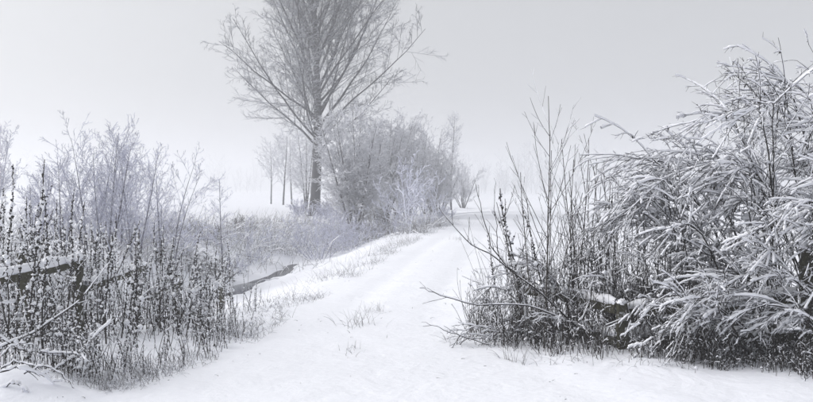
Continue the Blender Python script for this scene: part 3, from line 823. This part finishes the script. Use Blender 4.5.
def left_place(rng, n):
    y = 7.15 + 6.2 * rng.uniform(0, 1, n)
    px = -25 + (bed_right(y) + 40) * rng.uniform(0, 1, n) ** 1.05
    x = (px - CXP) * y / FPX
    k = (vnoise(x * 2.4, y * 1.6, 15) > -.16) | (rng.uniform(0, 1, n) < .3)
    return x[k], y[k]
undergrowth('weed_thicket', 'fine dead stems filling the left weed bed', 1400, left_place,
            lambda x, y: np.minimum(thk_height(x, y), np.interp((bed_right(y) - (CXP + x * FPX / y)) * y / FPX, [-.2, .1, .5, 1.2], [.06, .22, .5, .9])), 301, rt=.0046, snow=.0115, leafn=.10, side=.20, dead=.06)

# branches bent down by snow at the near left corner
def bent_branch(pts, r0, label, seed, snow=0.016, group=None, n=4):
    rng = np.random.default_rng(seed)
    A = np.array(pts, float)
    s = np.linspace(0, len(A) - 1, 14); i = np.clip(s.astype(int), 0, len(A) - 2); f = (s - i)[:, None]; f = f * f * (3 - 2 * f) * .5 + f * .5
    P = (A[i] * (1 - f) + A[i + 1] * f)[None] + rng.normal(0, .006, (1, 14, 3))
    o = P[0, 0].copy(); P = P - o
    R = taper([r0], [r0 * .3], 14)
    P1, R1 = kids(rng, P, R, n, .3, .95, (.12, .3), (.4, .8), 6, .05, (0, 0, 1), .02, .6, .0025)
    root = link('branch', None, loc=tuple(o), label=label, cat='branch', group=group)
    part('wood', [tubes(P, R, 6)], BARK_NEAR, root)
    for i in range(len(P1)):
        part('twig', [tubes(P1[i:i + 1], R1[i:i + 1], 4)], BARK_NEAR, root)
    part('snow_cover', [ridge(rng, P, R, snow, .12, 6), pads(rng, P1, R1, snow * .7, .2, 5)], CLING, root, kind='stuff')
GB = 'bent branches in the left corner'
for i, (lb, pts) in enumerate([('thin snowy twig lying across the middle of the snow heap', [(-5, 372, 6.7), (14, 362, 6.75), (34, 366, 6.8), (50, 378, 6.85)]),
                               ('small snowy twig curving down at the right foot of the heap', [(22, 374, 6.75), (42, 366, 6.8), (62, 374, 6.85), (74, 390, 6.9)]),
                               ('short dark twig sticking out of the heap at the left edge', [(-8, 366, 6.8), (6, 350, 6.9), (20, 343, 7.0), (34, 345, 7.1)])]):
    bent_branch([at(*p) for p in pts], .006, lb, 420 + i, .009, GB, 3)
bent_branch([at(-12, 352, 7.5), at(30, 334, 7.6), at(78, 302, 7.7), at(110, 262, 7.9)], .010, 'long snowy branch slanting up right across the left weeds', 401, .012, GB)
bent_branch([at(-10, 330, 7.4), at(20, 350, 7.4), at(50, 356, 7.4), at(80, 352, 7.5)], .008, 'low snowy branch lying at the left edge above the snow heap', 402, .014, GB)
bent_branch([at(52, 372, 7.2), at(66, 360, 7.25), at(82, 350, 7.3), at(112, 318, 7.4)], .008, 'short snowy branch rising steeply right of the snow heap', 403, .014, GB)
bent_branch([at(40, 352, 7.2), at(60, 353, 7.2), at(78, 354, 7.2), at(88, 362, 7.15)], .006, 'little arched twig over the snow heap', 404, .012, GB, 2)
bent_branch([at(-14, 378, 6.6), at(15, 368, 6.7), at(40, 374, 6.8), at(62, 392, 6.9)], .008, 'snow-laden branch arching over the near left snow heap', 405, .020, GB)
bent_branch([at(-10, 392, 6.6), at(10, 384, 6.6), at(24, 388, 6.6), at(36, 404, 6.6)], .007, 'dark branch end drooping at the bottom left corner', 406, .016, GB)

# ------------------------------------------------------------------ shrubs on the right
def arch_shrub(label, cx, d0, seed, n, apx, top, drop, dd=(8.1, 9.4), base_off=(20, 90), tip=(.15, .5, .05, .35), lv=(8, 7, 4), l=((.22, .45), (.25, .5), (.3, .6)),
               trop=(-.55, -.2, -.8), k=(.085, .12), snow=(.012, .0140, .0115), r=.010, t0=.3, skip=.20, shelter=.45, leaf=.1):
    """stems rise from the ground, arch over at an apex below the shrub's outline and hang their tips to the left"""
    rng = np.random.default_rng(seed)
    base = gp(cx, d0)
    root = link('shrub', None, loc=tuple(base), label=label, cat='shrub')
    ax = rng.uniform(apx[0], apx[1], n); ad = rng.uniform(dd[0], dd[1], n)
    ay = np.interp(ax, *top) + drop * rng.uniform(0, 1, n) ** 1.6
    A = np.stack([(ax - CXP) * ad / FPX, ad, EYE - (ay - HZ) * ad / FPX], 1)
    bx = ax + rng.uniform(base_off[0], base_off[1], n); bd = ad + rng.uniform(-.1, .35, n)
    Bx = (bx - CXP) * bd / FPX
    B = np.stack([Bx, bd, ground_z(Bx, bd) - .08], 1)
    Tp = A + np.stack([-rng.uniform(tip[0], tip[1], n), -rng.uniform(-.1, .1, n), -rng.uniform(tip[2], tip[3], n)], 1)
    C1 = B + (A - B) * np.array([.25, .3, .75]) + rng.normal(0, .06, (n, 3))
    t = np.linspace(0, 1, 9)[None, :, None]
    up_ = (1 - t) ** 2 * B[:, None] + 2 * t * (1 - t) * C1[:, None] + t * t * A[:, None]
    dirn = (A - C1); dirn = dirn / np.linalg.norm(dirn, axis=1, keepdims=True) * np.linalg.norm(Tp - A, axis=1, keepdims=True) * .5
    t = np.linspace(0, 1, 6)[None, 1:, None]
    dn = (1 - t) ** 2 * A[:, None] + 2 * t * (1 - t) * (A + dirn)[:, None] + t * t * Tp[:, None]
    P = np.concatenate([up_, dn], 1) - base
    P = P + rng.normal(0, .007, P.shape)
    S = P.shape[1]
    R = taper(r * rng.uniform(.6, 1.2, n), np.full(n, .0028), S)
    P1, R1 = kids(rng, P, R, lv[0], t0, .98, l[0], (.3, .85), 8, .03, trop, k[0], .6, .0042, shape=.5)
    P2, R2 = kids(rng, P1, R1, lv[1], .1, 1.0, l[1], (.3, .8), 5, .035, trop, k[1], .65, .0032, shape=.4)
    P3, R3 = kids(rng, P2, R2, lv[2], .1, 1.0, l[2], (.4, 1.1), 3, .08, trop, k[1], .8, .0022, shape=.3)
    for i in range(n):
        part('stem', [tubes(P[i:i + 1], R[i:i + 1], 6)], BARK_NEAR, root)
    part('twigs', [tubes(P1, R1, 3), tubes(P2, R2, 3), tubes(P3, R3, 3)], BARK_NEAR, root, kind='stuff')
    c = P2[:, 1:].reshape(-1, 3); c = c[rng.uniform(0, 1, len(c)) < leaf]
    a = rng.uniform(0, 6.28, len(c)); e = rng.uniform(.015, .05, len(c))
    tp = c + np.stack([np.cos(a) * e * .6, np.sin(a) * e * .6, -e * rng.uniform(.2, 1, len(c))], 1)
    part('leaves', [tubes(np.stack([c, (c + tp) / 2, tp], 1), np.stack([np.full(len(c), .002), rng.uniform(.004, .009, len(c)), np.full(len(c), .001)], 1), 4, .3)], LEAF, root, kind='stuff')
    part('snow_cover', [pads(rng, P, R, snow[0], skip, 6, shelter=shelter), pads(rng, P1, R1, snow[1], skip, 5, shelter=shelter),
                        pads(rng, P2, R2, snow[2], skip, 4, shelter=shelter), pads(rng, P3, R3, snow[2] * .6, .5, 3, step=1, shelter=shelter)], CLING, root, kind='stuff')

TOPR = ([610, 620, 635, 655, 680, 700, 720, 745, 770, 790, 813, 850], [212, 195, 165, 150, 168, 142, 128, 116, 104, 84, 78, 72])
arch_shrub('tallest snow-laden shrub at the right edge with twigs drooping left', 810, 8.8, 501, 20, (738, 850), TOPR, 130, base_off=(-10, 40), lv=(14, 4, 2), l=((.16, .42), (.25, .5), (.3, .6)), leaf=.08, t0=.3, tip=(.1, .35, .0, .2))
arch_shrub('dense rounded snow-laden shrub with arching tips left of the tallest one', 715, 8.9, 502, 34, (628, 760), TOPR, 150, dd=(8.3, 9.4), base_off=(20, 95), lv=(14, 4, 3), l=((.18, .45), (.22, .5), (.3, .6)), leaf=.08)
arch_shrub('low shrub with white arching sprays in front of the rounded one', 735, 8.2, 503, 16, (665, 800), ([640, 813], [285, 270]), 60, dd=(7.65, 8.2), base_off=(15, 70), tip=(.2, .45, .15, .4), lv=(12, 5, 3), l=((.2, .5), (.22, .5), (.3, .6)), snow=(.011, .013, .009), shelter=.2, leaf=.08)
arch_shrub('snowy thicket half cut off by the right edge near the gate post', 835, 8.3, 504, 16, (770, 860), ([740, 850], [230, 190]), 110, dd=(7.6, 8.3), base_off=(0, 50), lv=(12, 4, 2), leaf=.08)
arch_shrub('low snowy bramble tangle at the left foot of the right thicket', 515, 9.3, 505, 18, (470, 560), ([450, 470, 500, 540, 580], [325, 290, 268, 262, 266]), 80, dd=(8.8, 9.9), base_off=(5, 50), tip=(.1, .3, .1, .35), lv=(6, 5, 2), l=((.25, .5), (.25, .5), (.3, .6)), snow=(.007, .009, .008), r=.006, shelter=.3)
arch_shrub('snowy bramble tangle over the buried fence rail', 590, 9.0, 506, 14, (540, 650), ([530, 580, 620, 660], [270, 255, 240, 230]), 110, dd=(8.6, 9.6), base_off=(-15, 40), tip=(.05, .25, .05, .3), lv=(6, 5, 2), l=((.25, .5), (.25, .5), (.3, .6)), snow=(.007, .009, .008), r=.006, shelter=.5)

def upright_shrub(label, px, d, top, n, seed, lean=.22, r=.012, lv=(7, 4), spread=.12, snow=.006, l1=(.2, .42), t0=.25):
    rng = np.random.default_rng(seed)
    b = gp(px, d)
    H = EYE + (HZ - top) * d / FPX - b[2]
    root = link('upright_shrub', None, loc=tuple(b), label=label, cat='shrub')
    P, R = stems_fan(rng, n, H, lean, S=12, spread=spread, wig=.03, trop=.03, rad=r, tip=.003)
    P1, R1 = kids(rng, P, R, lv[0], t0, .92, l1, (.4, .75), 8, .03, (0, 0, 1), .08, .6, .003, shape=.5)
    P2, R2 = kids(rng, P1, R1, lv[1], .2, .95, (.2, .4), (.3, .7), 5, .05, (0, 0, 1), .06, .7, .0022, shape=.4)
    for i in range(n):
        part('stem', [tubes(P[i:i + 1], R[i:i + 1], 6)], BARK_GREY, root)
    part('twigs', [tubes(P1, R1, 4), tubes(P2, R2, 3)], BARK_GREY, root, kind='stuff')
    part('snow_cover', [ridge(rng, P, R, snow, .5, 4), pads(rng, P1, R1, snow, .3, 4), pads(rng, P2, R2, snow * .8, .3, 4)], CLING, root, kind='stuff')
upright_shrub('bare upright shrub with one tall leader left of the thicket', 544, 9.0, 96, 1, 511, lean=.02, lv=(15, 3), l1=(.28, .52), t0=.3)
upright_shrub('bare shoots fanning out round the foot of the tall leader', 540, 9.2, 150, 5, 516, lean=.42, lv=(5, 3), r=.008)
upright_shrub('thin bare upright shrub right of the one with the tall leader', 578, 9.4, 138, 6, 512, lean=.2, r=.009, lv=(5, 3))
upright_shrub('bunch of bare grey rods left of the drooping shrub', 612, 9.5, 165, 9, 513, lean=.25, r=.008, lv=(3, 2))
upright_shrub('dark stems standing behind the low arching sprays', 655, 9.3, 195, 16, 514, lean=.22, r=.008, lv=(3, 2), spread=1.6)
GR = 'long shoots reaching over the path'
bent_branch([at(560, 318, 8.9), at(527, 305, 8.7), at(470, 304, 8.5), at(434, 293, 8.4), at(420, 288, 8.4)], .008, 'long bare shoot reaching left over the path, upper', 411, .005, GR, 5)
bent_branch([at(490, 345, 8.8), at(458, 335, 8.6), at(439, 327, 8.5), at(423, 322, 8.5)], .005, 'short bare shoot reaching left over the path, lower', 412, .003, GR, 2)
bent_branch([at(580, 330, 9.2), at(539, 291, 8.9), at(491, 255, 8.7), at(466, 241, 8.6), at(438, 208, 8.5)], .009, 'bare shoot slanting up left from the bramble tangle', 413, .005, GR, 5)
bent_branch([at(520, 278, 8.9), at(492, 250, 8.8), at(482, 212, 8.8), at(474, 180, 8.8)], .007, 'bare shoot curving steeply upward at the left of the thicket', 414, .004, GR, 4)
bent_branch([at(500, 262, 8.9), at(497, 236, 8.9), at(494, 205, 8.9), at(495, 178, 8.9)], .005, 'thin upright shoot beside the steep curving one', 415, .004, GR, 2)

for px, top, d, v, lb in [(513, 198, 9.4, 0, 'seed stalk at the left of the bare upright shrub'), (524, 186, 9.6, 6, 'tall seed stalk touching the bare upright shrub'), (505, 232, 9.2, 2, 'short seed stalk above the bramble tangle'),
                          (556, 205, 9.0, 2, 'seed stalk right of the tall leader'), (604, 190, 9.2, 0, 'seed stalk beside the bunch of grey rods'), (590, 222, 8.9, 2, 'seed stalk above the buried fence rail'), (566, 232, 9.0, 6, 'seed stalk between the two upright shrubs')]:
    weed_top(px, top, d, lb, v)

FRONT = ([460, 500, 520, 560, 600, 640, 700, 740, 780, 813], [9.5, 8.95, 8.8, 8.6, 8.15, 8.2, 7.7, 7.85, 7.45, 7.4])
def right_place(rng, n):
    px = rng.uniform(468, 830, n)
    front = np.interp(px, *FRONT) + .18 * np.sin(px * .11) * np.sin(px * .037)
    y = front + np.abs(rng.normal(.6, .5, n)) - np.where(rng.uniform(0, 1, n) < .12, rng.uniform(0, .35, n), 0)
    k = (px > 640) | (rng.uniform(0, 1, n) < .5)
    px, y = px[k], y[k]
    return (px - CXP) * y / FPX, y
undergrowth('bramble_thicket', 'fine dark stems and dead grass at the foot of the right thicket', 2900, right_place,
            lambda x, y: np.interp(y - np.interp(CXP + x * FPX / y, *FRONT), [-.3, 0, .2, .6, 1.2], [.06, .18, .42, .95, 1.25]), 302, rt=.0034, snow=.008, leafn=.022, side=.34, dead=.03)
